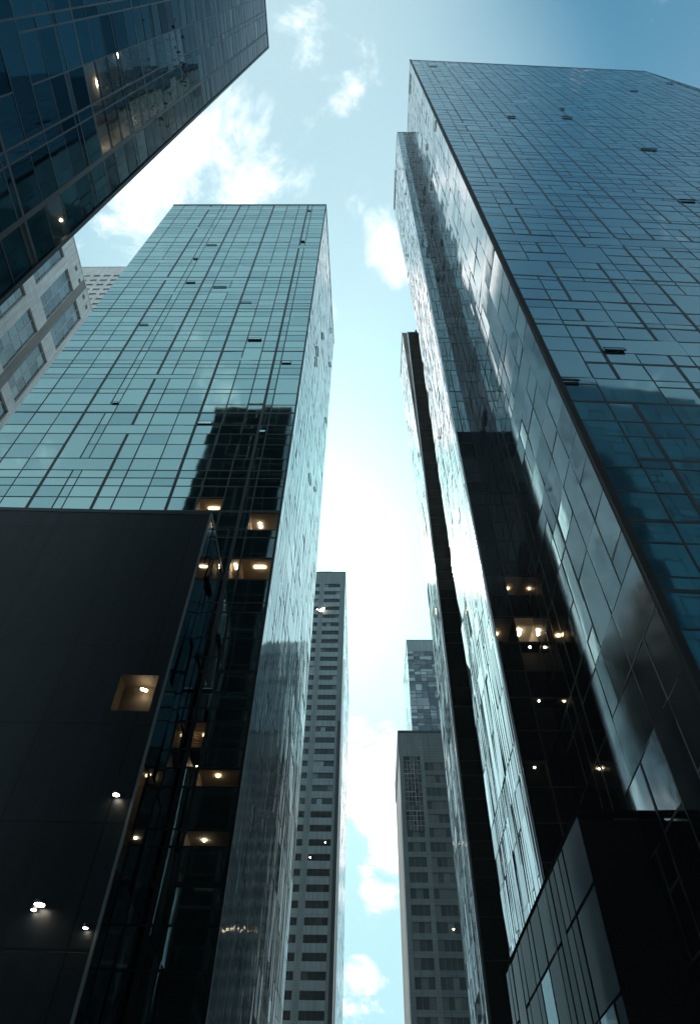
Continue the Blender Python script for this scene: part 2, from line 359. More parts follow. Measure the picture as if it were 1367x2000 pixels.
def lit_window(parent, wall, u0, u1, z0, z1, style, rng):
    """a room behind a clear pane: walls, ceiling, floor, ceiling lamps, sometimes a blind"""
    dep = style.get('depth', 3.0); mb = MB(); P = lambda u, z, o: wall.at(u, z, o)
    b = -dep; f = -0.02
    mb.quad(P(u0, z0, b), P(u1, z0, b), P(u1, z1, b), P(u0, z1, b), None, 0)
    mb.quad(P(u0, z0, f), P(u0, z0, b), P(u0, z1, b), P(u0, z1, f), None, 0)
    mb.quad(P(u1, z0, b), P(u1, z0, f), P(u1, z1, f), P(u1, z1, b), None, 0)
    mb.quad(P(u0, z1, b), P(u1, z1, b), P(u1, z1, f), P(u0, z1, f), None, 1)
    mb.quad(P(u0, z0, f), P(u1, z0, f), P(u1, z0, b), P(u0, z0, b), None, 2)
    if style.get('shelf'):
        for k in range(rng.randint(1, 3)):
            uu = u0 + (u1 - u0) * rng.uniform(0.1, 0.6)
            mb.box(P(uu, z0, b * 0.8), wall.d * (u1 - u0) * 0.25, wall.n * dep * 0.25, Vector((0, 0, (z1 - z0) * rng.uniform(0.3, 0.6))), 2)
    w = mb.build('lit_window', [M[style.get('walls', 'beige')], M[style.get('ceil', 'ceiling')], M['frame']], parent)
    pb = MB(); pb.quad(P(u0, z0, 0), P(u1, z0, 0), P(u1, z1, 0), P(u0, z1, 0)); pb.build('pane', M['clear'], w)
    for k in range(style.get('lamps', 1)):
        lb = MB(); uu = u0 + (u1 - u0) * (0.25 + 0.5 * rng.random()); oo = -dep * rng.uniform(0.25, 0.7)
        r = style.get('r', 0.12)
        if style.get('strip'):
            lb.box(P(uu - 0.5, z1 - 0.1, oo), wall.d * 1.0, wall.n * 0.18, Vector((0, 0, 0.07)))
        else:
            cylinder(lb, P(uu, z1 - 0.09 - style.get('drop', 0), oo), (0, 0, 1), r, 0.06)
        lb.build('lamp', M[style.get('lamp', 'lamp')], w)
    if style.get('blind'):
        bb = MB(); n = max(6, int((z1 - z0) / 0.13))
        for k in range(n):
            z = z0 + (z1 - z0) * k / n
            bb.box(P(u0 + 0.05, z, -0.3), wall.d * (u1 - u0 - 0.1), wall.n * 0.06, Vector((0, 0, (z1 - z0) / n * 0.55)))
        bb.build('blind', M['blind'], w)

def core(parent, pts, z0, z1, mat, inset=0.3, name='wall', cap=True):
    """the solid body behind the facades: walls set back from the footprint, roof slab on top"""
    mb = MB(); c = sum((Vector((*p, 0)) for p in pts), Vector()) / len(pts)
    q = []
    n = len(pts)
    ins = inset if isinstance(inset, (list, tuple)) else [inset] * n
    for k in range(n):
        a, b, d = Vector((*pts[k - 1], 0)), Vector((*pts[k], 0)), Vector((*pts[(k + 1) % n], 0))
        e1, e2 = (b - a).normalized(), (d - b).normalized()
        n1, n2 = Vector((e1.y, -e1.x, 0)), Vector((e2.y, -e2.x, 0))
        d1, d2 = ins[k - 1], ins[k]; det = n1.x * n2.y - n1.y * n2.x
        if abs(det) < 1e-3: q.append(b - n1 * d1)
        else: q.append(b - Vector(((d1 * n2.y - d2 * n1.y) / det, (n1.x * d2 - n2.x * d1) / det, 0)))
    Z0, Z1 = Vector((0, 0, z0 + EYE)), Vector((0, 0, z1 + EYE)); L = 0
    for k in range(n):
        a, b = q[k], q[(k + 1) % n]; l = (b - a).length
        mb.quad(a + Z0, b + Z0, b + Z1, a + Z1, [(L, z0), (L + l, z0), (L + l, z1), (L, z1)]); L += l
    i = len(mb.v)
    for p in q: mb.v.append(tuple(p + Z1))
    mb.f.append(tuple(range(i, i + n))); mb.m.append(0); mb.t.append(0); mb.uv += [(p.x, p.y) for p in q]
    return mb.build(name, mat, parent)
def parapet(parent, pts, z1, mat, w=0.25, h=0.5, over=0.06, edges=None):
    mb = MB(); n = len(pts)
    for k in (edges if edges is not None else range(n)):
        wl = Wall(pts[k], pts[(k + 1) % n], 0, 0)
        mb.box(wl.at(-over * 0.5, z1 - h * 0.3, -w), wl.d * (wl.W + over), wl.n * (w + over), Vector((0, 0, h)))
    return mb.build('parapet', mat, parent)
def corner_post(parent, p, z0, z1, w, mat, name='corner_trim'):
    mb = MB(); mb.box((p[0] - w / 2, p[1] - w / 2, z0 + EYE), (w, 0, 0), (0, w, 0), (0, 0, z1 - z0)); return mb.build(name, mat, parent)

def punched(parent, wall, us, zs, is_win, wall_mats, pick, seed, glass_mat, frame, recess=0.28, div=3, hdiv=1, tones=None, lamps=(), bar=0.06, limit=100):
    """masonry wall with real window openings; each window is a frame with reveals (part) and its pane (sub-part)"""
    rng = random.Random(seed); mb = MB(); wins = []
    for i in range(len(us) - 1):
        for j in range(len(zs) - 1):
            u0, u1, z0, z1 = us[i], us[i + 1], zs[j], zs[j + 1]
            if is_win(i, j): wins.append((i, j)); continue
            mb.quad(*[wall.at(u, z) for u, z in ((u0, z0), (u1, z0), (u1, z1), (u0, z1))], [(u0, z0), (u1, z0), (u1, z1), (u0, z1)], pick(i, j))
    mb.build('wall', wall_mats, parent)
    for (i, j) in wins[:limit]:
        u0, u1, z0, z1 = us[i], us[i + 1], zs[j], zs[j + 1]; f = MB(); r = -recess; P = wall.at
        for a, b in (((u0, z0), (u1, z0)), ((u1, z0), (u1, z1)), ((u1, z1), (u0, z1)), ((u0, z1), (u0, z0))):
            f.quad(P(*a), P(*b), P(*b, r), P(*a, r), None, 0)
        dd = div(i, j) if callable(div) else div
        for k in range(1, dd):
            u = u0 + (u1 - u0) * k / dd
            f.box(P(u - bar / 2, z0 + 0.002, r - 0.04), wall.d * bar, wall.n * 0.09, Vector((0, 0, z1 - z0 - 0.004)), 1)
        for k in range(1, hdiv):
            z = z0 + (z1 - z0) * k / hdiv
            f.box(P(u0 + 0.002, z - bar / 2, r - 0.04), wall.d * (u1 - u0 - 0.004), wall.n * 0.086, Vector((0, 0, bar)), 1)
        w = f.build('window', [wall_mats[0], frame], parent)
        p = MB()
        for k in range(dd):
            for h in range(hdiv):
                a, b = u0 + (u1 - u0) * k / dd, u0 + (u1 - u0) * (k + 1) / dd; c, d = z0 + (z1 - z0) * h / hdiv, z0 + (z1 - z0) * (h + 1) / hdiv
                ta, tb = rng.gauss(0, 0.004), rng.gauss(0, 0.004)
                q = [P(u, z, r + ta * (u - a) + tb * (z - c)) for u, z in ((a, c), (b, c), (b, d), (a, d))]
                p.quad(*q, [(a, c), (b, c), (b, d), (a, d)], 0, tones(i, j, k, rng) if tones else rng.random() ** 3)
        p.build('pane', glass_mat, w)
        for (li, lj, lu, lz) in lamps:
            if (li, lj) == (i, j):
                lb = MB(); cylinder(lb, P(u0 + (u1 - u0) * lu, z0 + (z1 - z0) * lz, r + 0.02), wall.n, 0.15, 0.06); lb.build('lamp', M['lamp_spot'], w)

G0 = -EYE    # pavement level measured from the eye
# ------------------------------------------------------------------ ground
def ground():
    def slab(name, x0, x1, y0, y1, z, mat, h=0.0):
        mb = MB()
        if h: mb.box((x0, y0, z - h), (x1 - x0, 0, 0), (0, y1 - y0, 0), (0, 0, h))
        else: mb.quad((x0, y0, z), (x1, y0, z), (x1, y1, z), (x0, y1, z))
        return structure(mb.build(name, mat))
    slab('ground', -3000, 3000, -3000, 3000, -0.14, M['paving'])
    slab('road', -5.2, 4.4, -400, 400, -0.12, M['asphalt'])
    slab('pavement', -12.0, -5.2, -400, 400, 0.0, M['paving'], 0.135)
    slab('pavement', 4.4, 8.4, -400, 400, 0.0, M['paving'], 0.135)
    mb = MB()
    for k in range(-20, 40): mb.quad((-0.5, k * 9, -0.116), (-0.36, k * 9, -0.116), (-0.36, k * 9 + 4, -0.116), (-0.5, k * 9 + 4, -0.116))
    structure(mb.build('road_markings', M['paint']))
ground()

WARM = dict(lamps=1, shelf=True, strip=True, lamp='lamp_dim'); WARM2 = dict(lamps=2, r=0.09, shelf=True); BLIND = dict(lamps=1, blind=True, depth=3.5, lamp='lamp_dim', r=0.2); DIM = dict(lamps=1, lamp='lamp_dim', r=0.12); HOT = dict(lamps=2, lamp='lamp_hot', r=0.08, walls='umber', ceil='core')

# ------------------------------------------------------------------ mid-left teal tower
def teal_tower():
    t = thing('office_tower', 'teal glass office tower with one bright wavy side, behind the low black block', 'office tower', (-25, 58, 0))
    pts = [(-41.6, 41.8), (-8.13, 42.1), (-7.35, 74.5), (-41.6, 74.5)]; H = 160
    core(t, pts, G0, H - 0.4, M['core'], [4.2, 0.3, 0.05, 0.05])
    rng = random.Random(3)
    w = Wall(pts[0], pts[1], G0, H)
    us = steps(w.W, [2.6, 2.6, 1.0, 2.0, 3.0], rng); zs = [G0 + z for z in steps(H - G0, [1.4, 2.2, 1.9, 2.8, 1.1], rng)]
    U = lambda x: (x + 41.6) / 33.47 * w.W
    lit = [(U(-15.3), 53.2, WARM), (U(-11), 50.2, dict(lamps=2, shelf=True)), (U(-11.3), 44.1, WARM2), (U(-9.9), 43.6, WARM), 
           (U(-11.3), 28.0, BLIND), (U(-11.2), 25.3, dict(lamps=2, r=0.07, walls='taupe')), (U(-9.6), 24.4, dict(lamps=1, lamp='lamp_dim', walls='ceiling')), (U(-10.3), 20.4, dict(lamps=1, shelf=True, walls='taupe', r=0.08))]
    curtain(t, w, us, zs, M['teal'], M['frame'], 11, tilt=0.003, mw=0.15, merge_h=0.02, merge_v=0.03, major_u=3, major_z=9, major=2.2, lit=lit, vents=20)
    w2 = Wall(pts[1], pts[2], G0, H)
    us = steps(w2.W, [1.1, 1.1, 2.2, 1.6], rng); zs = [G0 + z for z in steps(H - G0, [3.9, 1.6, 3.9], rng)]
    curtain(t, w2, us, zs, M['teal_side'], M['frame'], 12, tilt=0.005, mw=0.11, md=0.008, merge_h=0.15, merge_v=0.3, major_u=7, major=2.6, major_z=50, vents=8)
    parapet(t, pts, H, M['frame'], 0.3, 0.7)
    corner_post(t, (-8.13, 42.1), G0, H, 0.22, M['frame'])
    mb = MB(); mb.box((-18.6, 43, H + EYE), (1.5, 0, 0), (0, 1.5, 0), (0, 0, 1.2)); mb.build('roof_unit', M['frame_grey'], t)
teal_tower()

# ------------------------------------------------------------------ low black block in front of it
def black_block():
    t = thing('office_block', 'low black panelled block with spotlights and a narrow glass side, at lower left', 'office block', (-30, 38, 0))
    pts = [(-62, 33.4), (-12.3, 34.9), (-12.25, 41.4), (-62, 40.0)]; H = 43.3
    core(t, pts, G0, H - 0.3, M['core'], [2.2, 3.6, 0.05, 0.05])
    w = Wall(pts[0], pts[1], G0, H); mb = MB()
    x0 = w.W - 2.85; wins = [(x0, x0 + 2.35, 24.55, 27.2)]
    us = [0, x0, x0 + 2.35, w.W]; zs = [G0, 24.55, 27.2, H]
    for i in range(3):
        for j in range(3):
            if (i, j) == (1, 1): continue
            u0, u1, z0, z1 = us[i], us[i + 1], zs[j], zs[j + 1]
            mb.quad(*[w.at(u, z) for u, z in ((u0, z0), (u1, z0), (u1, z1), (u0, z1))], [(u0, z0), (u1, z0), (u1, z1), (u0, z1)])
    mb.build('panel_wall', M['blackpanel'], t)
    lit_window(t, w, x0, x0 + 2.35, 24.55, 27.2, dict(lamps=2, lamp='lamp', r=0.11, depth=1.2, drop=0.5, walls='umber', ceil='umber'), random.Random(5))
    U = lambda x: w.W - (-12.3 - x)
    for (x, z, r) in ((-13.17, 19.1, 0.17), (-15.2, 13.55, 0.24), (-15.45, 13.38, 0.12), (-12.8, 12.66, 0.11)):
        f = MB(); p = w.at(U(x), z, r * 1.2 + 0.1); cylinder(f, p, (0, 0, 1), r * 1.15, 0.16, 20); f.box(w.at(U(x) - 0.04, z + 0.17, -0.01), w.d * 0.08, w.n * (r * 1.2 + 0.14), Vector((0, 0, 0.06)))
        fo = f.build('spotlight', M['frame'], t)
        l = MB(); cylinder(l, p - Vector((0, 0, 0.012)), (0, 0, 1), r, 0.01, 20); l.build('lamp', M['lamp_hot'], fo)
    w2 = Wall(pts[1], pts[2], G0, H); rng = random.Random(8)
    us = steps(w2.W, [1.5, 1.2, 1.8], rng); zs = [G0 + z for z in steps(H - G0, [5.6, 4.6, 5.2], rng)]
    curtain(t, w2, us, zs, M['block_side'], M['matte_black'], 21, tilt=0.012, mw=0.07, merge_h=0.1, merge_v=0.2, major=1.6, lit=[(3.0, 9.0, DIM), (1.0, 20.0, DIM)], vents=2)
    parapet(t, pts, H, M['frame'], 0.3, 0.4, 0.03)
    corner_post(t, (-12.3, 34.9), G0, H, 0.14, M['frame_grey'])
black_block()

# ------------------------------------------------------------------ near left tower
def near_tower():
    t = thing('office_tower', 'dark blue glass tower leaning in at the top left corner, nearest on the left', 'office tower', (-22, -20, 0))
    pts = [(-30.2, 10.5), (-30.2, -70), (-14.7, -70), (-14.5, 10.5)]; H = 127
    core(t, pts, G0, H - 0.4, M['core'], [0.05, 0.05, 4.0, 0.4])
    rng = random.Random(14)
    w = Wall(pts[2], pts[3], G0, H)
    us = steps(w.W, None or [3.1, 0.7, 3.1, 2.2], rng, [2.0, 0.5, 1.9, 1.8, 0.5, 2.1]); zs = [G0 + z for z in steps(H - G0, [3.2, 0.8, 3.0, 2.6], rng, [2.2, 2.0, 0.6, 2.3, 2.1])]
    V = lambda y, z: (w.W - (10.5 - y * 0.843), z * 0.843)
    lit = [(*V(5.08, 47.3), dict(lamps=1, r=0.09, depth=1.2, walls='core', ceil='core')), (*V(12.4, 36.0), dict(lamps=1, shelf=True, depth=2.0, ceil='umber')), (*V(11.4, 40.9), dict(lamps=1, r=0.06, walls='core', ceil='core', depth=1.0))]
    curtain(t, w, us, zs, M['dark'], M['frame'], 31, tilt=0.005, mw=0.09, merge_h=0.02, merge_v=0.03, major_u=6, major_z=6, major=2.6, tone_gamma=1.6, lit=lit, vents=6, clear=lambda u, z: 3.4 < u - w.W + 10.5 < 9.3 and 43 < z < 66 and (z - 43) / 23 > (u - w.W + 10.5 - 7.5) / 4.0)
    # made-up room behind clear panes, standing in for a mirrored beige building
    mb = MB(); y0, y1, z0, z1, xb = 3.0, 9.6, 42.0 + EYE, 70.0 + EYE, -18.3; xf = -14.75
    mb.quad((xb, y0, z0), (xb, y1, z0), (xb, y1, z1), (xb, y0, z1), None, 0)
    mb.quad((xb, y1, z0), (xf, y1, z0), (xf, y1, z1), (xb, y1, z1), None, 0)
    mb.quad((xf, y0, z0), (xb, y0, z0), (xb, y0, z1), (xf, y0, z1), None, 0)
    mb.quad((xb, y0, z1), (xb, y1, z1), (xf, y1, z1), (xf, y0, z1), None, 1)
    mb.quad((xb, y0, z0), (xf, y0, z0), (xf, y1, z0), (xb, y1, z0), None, 2)
    a = mb.build('atrium', [M['beige'], M['ceiling'], M['frame']], t)
    for (yy, zz) in ((4.2, 50.0), (6.5, 57.0), (8.6, 52.0), (5.4, 63.0), (8.2, 64.0)):  # lamps added to brighten the room behind the panes
        l = MB(); cylinder(l, (xb + 0.02, yy, zz), (1, 0, 0), 0.16, 0.08); l.build('lamp', M['lamp_atrium'], a)
    w2 = Wall(pts[3], pts[0], G0, H)
    us = steps(w2.W, [2.6, 2.0], rng); zs = [G0 + z for z in steps(H - G0, [3.4, 2.2], rng)]
    curtain(t, w2, us, zs, M['back_panel'], M['frame_grey'], 32, tilt=0.006, mw=0.1, vents=0)
    parapet(t, pts, H, M['frame'], 0.3, 0.6)
    corner_post(t, (-14.5, 10.5), G0, H, 0.2, M['frame'])
near_tower()
def stand_in_tree(x, y, z, h, seed):  # a tree mirrored in the panes, built behind them instead
    t = thing('indoor_tree', 'tree with fine branches standing behind the glass of the near dark tower', 'tree', (x, y, z))
    rng = random.Random(seed); b = MB(); tips = []
    def limb(p, d, r, l, n):
        segs = 4
        for k in range(segs):
            d = (d + Vector((max(-1, min(1, (x - p.x) * 0.5)) * 0.3, max(-1, min(1, (y - p.y) * 0.4)) * 0.25, 0))).normalized()
            q = p + d * l / segs; q.x = min(max(q.x, -18.1), -15.0); q.y = min(max(q.y, 3.2), 9.4)
            d = (q - p).normalized() if (q - p).length > 1e-4 else d
            r2 = r * 0.86
            A = d.orthogonal().normalized(); B = d.cross(A).normalized()
            for m in range(5):
                c0, s0, c1, s1 = (f(2 * math.pi * mm / 5) for mm in (m, m + 1) for f in (math.cos, math.sin))
                b.quad(p + (A * c0 + B * s0) * r, p + (A * c1 + B * s1) * r, q + (A * c1 + B * s1) * r2, q + (A * c0 + B * s0) * r2)
            p, r = q, r2; d = (d + Vector((rng.gauss(0, .16), rng.gauss(0, .16), rng.gauss(0.03, .12)))).normalized()
            if n <= 2: tips.append(p.copy())
            if n > 0 and k >= 1:
                for _ in range(2 if n > 1 else 3):
                    e = (d * 0.75 + Vector((rng.gauss(0, .3), rng.gauss(0, .5), rng.gauss(0.15, .4)))).normalized()
                    limb(p, e, r * 0.55, l * rng.uniform(0.45, 0.65), n - 1)
    limb(Vector((x, y, z)), Vector((0.03, 0.05, 1)).normalized(), 0.34, h * 0.62, 3)
    b.build('trunk', M['bark'], t)
    l = MB()
    for p in tips:
        if rng.random() < 0.15: continue
        for _ in range(5):
            c = p + Vector((rng.gauss(0, .25), rng.gauss(0, .25), rng.gauss(0, .25))); s = rng.uniform(0.10, 0.24)
            u = Vector((rng.gauss(0, 1), rng.gauss(0, 1), rng.gauss(0, 1))).normalized(); v = u.orthogonal().normalized()
            l.quad(c - u * s, c - v * s * 0.5, c + u * s, c + v * s * 0.5, None, 0, rng.random())
    l.build('crown', M['leaf'], t)
stand_in_tree(-16.0, 6.6, 42.0 + EYE, 24.0, 7)

# ------------------------------------------------------------------ pale concrete block seen between the left towers
def pale_block():
    t = thing('office_building', 'pale concrete building with tall gridded windows, between the two left glass towers', 'office building', (-62, 50, 0))
    pts = [(-112, 33), (-75, 33), (-75, 108), (-112, 108)]; H = 183
    core(t, pts, G0, H - 0.5, M['grey_concrete'], 0.6)
    w = Wall(pts[1], pts[2], G0, H)
    edges = [22, 24.3, 28.3, 30.2, 32.9, 34.4, 38.4, 40.3, 44.2, 45.8, 49.3, 51.2, 55.2, 57, 61, 63, 67, 72]
    # windows are the 4 m bays
    us = [(e - 22) * 1.5 for e in edges]
    winu = {1: 1, 3: 1, 5: 1, 7: 1, 9: 1, 11: 1, 13: 1, 15: 1}
    zs = [G0] + [1.5 * (10 + 15.33 * k + d) for k in range(6) for d in (0, 12.9)] + [155.4, 174.6, 179, 181, H]
    def is_win(i, j):
        zz = (zs[j] + zs[j + 1]) / 2
        if i in winu and zs[j + 1] - zs[j] > 10 and zz > 10: return True
        return False
    punched(t, w, us, zs, is_win, [M['pale_concrete'], M['brown_pier']], lambda i, j: 1 if i == 8 else 0, 41, M['window'], M['frame_pale'], recess=0.5, div=2, hdiv=5, bar=0.24, tones=lambda i, j, k, r: 0.1 + 0.55 * r.random())
    for y in (41.2, 43.4, 46.3, 48.2, 51.0):
        f = MB(); u = (y - 22) * 1.5
        f.box(w.at(u, 179.1, 0.003), w.d * 1.1, w.n * 0.04, Vector((0, 0, 1.5)), 0); f.build('vent', M['frame'], t)
    parapet(t, pts, H, M['pale_concrete'], 0.4, 0.5, 0.12)
pale_block()

def hazy_block():
    t = thing('apartment_tower', 'pale grey concrete tower far behind the gridded-window building, only its top showing', 'apartment tower', (-88, 85, 0))
    pts = [(-160, 114), (-100, 114), (-100, 150), (-160, 150)]; H = 330
    core(t, pts, G0, H - 0.5, M['grey_concrete'], 0.5)
    w = Wall(pts[0], pts[1], G0, H)
    us = [0]
    while us[-1] < w.W - 4.5: us += [us[-1] + 1.6, us[-1] + 4.7]
    us[-1] = w.W
    zs = [G0, 250]
    while zs[-1] < 318: zs += [zs[-1] + 2.2, zs[-1] + 5.6]
    zs += [H]
    punched(t, w, us, zs, lambda i, j: i % 2 == 1 and j % 2 == 1 and 0 < j < len(zs) - 2, [M['pale_concrete']], lambda i, j: 0, 51, M['window'], M['frame_pale'], recess=0.3, div=2, tones=lambda i, j, k, r: 0.5 + 0.5 * r.random())
    parapet(t, pts, H, M['grey_concrete'], 0.4, 0.6, 0.15)
hazy_block()

# ------------------------------------------------------------------ far stone tower at the end of the street
def far_tower():
    t = thing('office_tower', 'grey stone office tower with dark ribbon windows, standing at the end of the street', 'office tower', (-14, 229, 0))
    pts = [(-21.1, 187), (-7.07, 187), (-7.07, 272), (-21.1, 272)]; H = 195.7
    core(t, pts, G0, H - 0.5, M['far_stone'], 0.5)
    w = Wall(pts[0], pts[1], G0, H)
    xs = [-21.1, -20.7, -16.74, -14.95, -9.02, -7.07]; us = [x + 21.1 for x in xs]
    zs = [G0]; z = 6.5
    while z < 189: zs += [z, z + 1.9]; z += 3.935
    zs[-1] = min(zs[-1], 189.7); zs.append(H)
    isw = lambda i, j: i in (1, 3) and j % 2 == 1 and j < len(zs) - 2
    def tones(i, j, k, r):
        v = r.random()
        return 0.9 if v > 0.93 else (0.35 if v > 0.85 else 0.05 * r.random())
    NZ = len(zs)
    lamps = [(1, 87, 0.9, 0.3), (3, 87, 0.08, 0.6), (1, 27, 0.4, 0.5), (3, 43, 0.75, 0.6), (3, 41, 0.1, 0.5)]
    punched(t, w, us, zs, isw, [M['far_stone'], M['far_spandrel']], lambda i, j: 1 if i in (1, 3) and j < NZ - 2 else 0, 61, M['black'], M['frame'], recess=0.3, div=lambda i, j: 4, tones=tones, lamps=lamps, bar=0.05)
    w2 = Wall(pts[1], pts[2], G0, H); rng = random.Random(62)
    us = steps(w2.W, [1.5, 3.0], rng); zs2 = [G0 + q for q in steps(H - G0, [3.6, 1.8], rng)]
    curtain(t, w2, us, zs2, M['teal_side'], M['frame_grey'], 63, tilt=0.004, mw=0.05, md=0.006, merge_h=0.3, merge_v=0.2)
    parapet(t, pts, H, M['frame'], 0.4, 0.5, 0.1)
    mb = MB(); mb.box((-17.4, 187.6, H + EYE + 0.3), (5.0, 0, 0), (0, 3, 0), (0, 0, 0.9)); mb.build('roof_unit', M['frame'], t)
    mb = MB(); cylinder(mb, (-6.9, 186.85, 0), (0, 0, 1), 0.37, 154, 16); mb.build('corner_pole', M['steel'], t)
    mb = MB(); mb.box((-8.26, 186.93, 0), (0.98, 0, 0), (0, 0.06, 0), (0, 0, 130)); mb.build('corner_trim', M['frame'], t)
far_tower()
def glint_lamp():
    # lamp added to stand in for a warm glint near the top
    t = thing('floodlight', 'glaring warm floodlight fixed high on the pier of the grey stone tower', 'floodlight', (-15.8, 186.8, 175 + EYE))
    h = MB(); h.box((-16.4, 186.3, 174.2 + EYE), (1.3, 0, 0), (0, 0.4, 0), (0, 0, 1.3)); h.box((-15.9, 186.7, 174.7 + EYE), (0.3, 0, 0), (0, 0.3, 0), (0, 0, 0.3)); h.build('housing', M['frame'], t)
    l = MB(); cylinder(l, (-15.75, 186.28, 174.85 + EYE), (0, -1, 0), 0.55, 0.03, 20); cylinder(l, (-14.9, 186.4, 175.6 + EYE), (0, -1, 0), 0.3, 0.3, 16); l.build('lamp', M['lamp_spot'], t)
glint_lamp()

# ------------------------------------------------------------------ residential tower and the glass tower beyond it
def residential():
    t = thing('apartment_tower', 'grey tiled apartment tower with curtained windows, right of the sky gap', 'apartment tower', (16, 180, 0))
    pts = [(9.3, 165), (24.5, 165), (24.5, 192), (9.3, 192)]; H = 109.8
    core(t, pts, G0, H - 0.5, M['res_stone'], 0.5)
    w = Wall(pts[0], pts[1], G0, H)
    us = [0, 1.15, 5.35, 6.45, 11.6, 15.2]
    zs = [G0]; z = 4.0
    while z < 100: zs += [z, z + 2.25]; z += 3.5
    zs = zs[:-1] + [min(zs[-1], 103)]; zs.append(H)
    NZ = len(zs)
    def tones(i, j, k, r):
        v = r.random(); return (0.45 + 0.5 * r.random()) if v > (0.45 if j < 22 else 0.6) else 0.12 * r.random()
    punched(t, w, us, zs, lambda i, j: i in (1, 3) and j % 2 == 1 and j < NZ - 2, [M['res_stone'], M['res_dark']], lambda i, j: 1 if i == 3 else 0, 71, M['window'], M['frame_grey'], recess=0.25, div=lambda i, j: 3 if i == 1 else 4, hdiv=1, tones=tones, lamps=[(3, 33, 0.72, 0.4)], bar=0.1)
    ws = Wall((10.4, 164.95), (14.75, 164.95), 82.5, 102.5)   # gridded glazing high on the left bay
    curtain(t, ws, [q * 4.35 / 5 for q in range(6)], [82.5 + q * 1.25 for q in range(17)], M['farglass'], M['frame_pale'], 72, tilt=0.012, mw=0.07, md=0.02, merge_h=0.05, merge_v=0.1, tone_gamma=1.2, name='stair_glazing')
    w2 = Wall(pts[3], pts[0], G0, H); mb = MB()
    mb.quad(w2.at(0, G0), w2.at(w2.W, G0), w2.at(w2.W, H), w2.at(0, H), [(0, 0), (27, 0), (27, H), (0, H)]); mb.build('side_wall', M['pale_concrete'], t)
    parapet(t, pts, H, M['frame'], 0.4, 0.7, 0.12)
    mb = MB(); mb.box((9.12, 165.2, H - 6 + EYE), (0.14, 0, 0), (0, 26, 0), (0, 0, 6)); mb.build('roof_fascia', M['frame_grey'], t)
residential()
def far_glass():
    t = thing('office_tower', 'blue grey glass tower rising behind the grey tiled apartment tower', 'office tower', (32, 250, 0))
    pts = [(18.5, 232), (52, 232), (52, 262), (18.5, 262)]; H = 200.2
    core(t, pts, G0, H - 0.5, M['far_spandrel'], 0.5)
    w = Wall(pts[0], pts[1], 60, H - 6); rng = random.Random(81)
    us = steps(w.W, [2.2, 2.6], rng); zs = [60 + q for q in steps(H - 6 - 60, [1.5, 1.9, 1.2], rng)]
    curtain(t, w, us, zs, M['farglass'], M['frame'], 82, tilt=0.010, mw=0.20, merge_h=0.12, merge_v=0.05, tone_gamma=3.5)
    mb = MB(); w3 = Wall(pts[0], pts[1], 0, 0)
    mb.quad(w3.at(0, H - 6), w3.at(w3.W, H - 6), w3.at(w3.W, H), w3.at(0, H), [(0, 0), (33, 0), (33, 6), (0, 6)]); mb.build('crown_band', M['far_spandrel'], t)
    w2 = Wall(pts[3], pts[0], 60, H)
    us = steps(w2.W, [2.0], rng); zs = [60 + q for q in steps(H - 60, [3.6], rng)]
    curtain(t, w2, us, zs, M['silver'], M['frame_grey'], 83, tilt=0.006, mw=0.06)
    parapet(t, pts, H, M['frame_grey'], 0.4, 0.4, 0.1)
far_glass()

# ------------------------------------------------------------------ right side: thin slab, glare slab, big blue tower, podium
def thin_slab():
    t = thing('office_tower', 'thin tower with a blinding side and black front strip, farthest of the right slabs', 'office tower', (16, 68, 0))
    pts = [(9.42, 73.4), (9.45, 62.9), (34, 62.9), (34, 73.4)]; H = 140
    core(t, pts, G0, H - 0.4, M['core'])
    rng = random.Random(91)
    w = Wall(pts[0], pts[1], G0, H, lean=lambda z: 1.15 * min(1, max(0, (z - 80) / 60)))
    us = steps(w.W, [0.8, 0.9], rng); zs = [G0 + q for q in steps(H - G0, [3.9, 2.0], rng)]
    curtain(t, w, us, zs, M['silver'], M['frame'], 92, tone_gamma=1.5, tilt=0.008, mw=0.11, md=0.006, merge_h=0.1, merge_v=0.25, vents=4)
    w2 = Wall(pts[1], pts[2], G0, H)
    us = steps(w2.W, [2.2, 1.4], rng); zs = [G0 + q for q in steps(H - G0, [2.4, 1.6], rng)]
    curtain(t, w2, us, zs, M['deep'], M['core'], 93, tilt=0.003, mw=0.08, merge_h=0.2)
    parapet(t, pts, H, M['frame'], 0.3, 0.5)
    # end strip closing the gap where the street side leans out towards the roof
    mb = MB(); k = 12
    for q in range(k):
        za, zb = 80 + 60 * q / k, 80 + 60 * (q + 1) / k
        mb.quad(w.at(w.W, za), w.at(w.W, za) - w.n * w.lean(za) + Vector((0, -0.01, 0)), w.at(w.W, zb) - w.n * w.lean(zb) + Vector((0, -0.01, 0)), w.at(w.W, zb), None, 0, rng.random())
    mb.build('end_strip', M['silver'], t)
    mb = MB(); cylinder(mb, (9.45, 62.88, 0), (0, 0, 1), 0.16, H + EYE, 24); mb.build('corner_trim', M['steel'], t)  # rounded steel edge added to catch a glint of sun
    mb = MB(); mb.box(w.at(0, H - 0.3, -0.1), w.d * w.W, w.n * 0.16, Vector((0, 0, 0.6))); mb.build('roof_screen', M['frame_grey'], t)
    for x, y, h in ((9.6, 63.4, 1.4), (11.2, 63.4, 2.6), (11.7, 64.0, 1.8)):
        m2 = MB(); m2.box((x, y, H + EYE), (0.35, 0, 0), (0, 0.6, 0), (0, 0, h)); m2.build('roof_unit', M['frame'], t)
thin_slab()
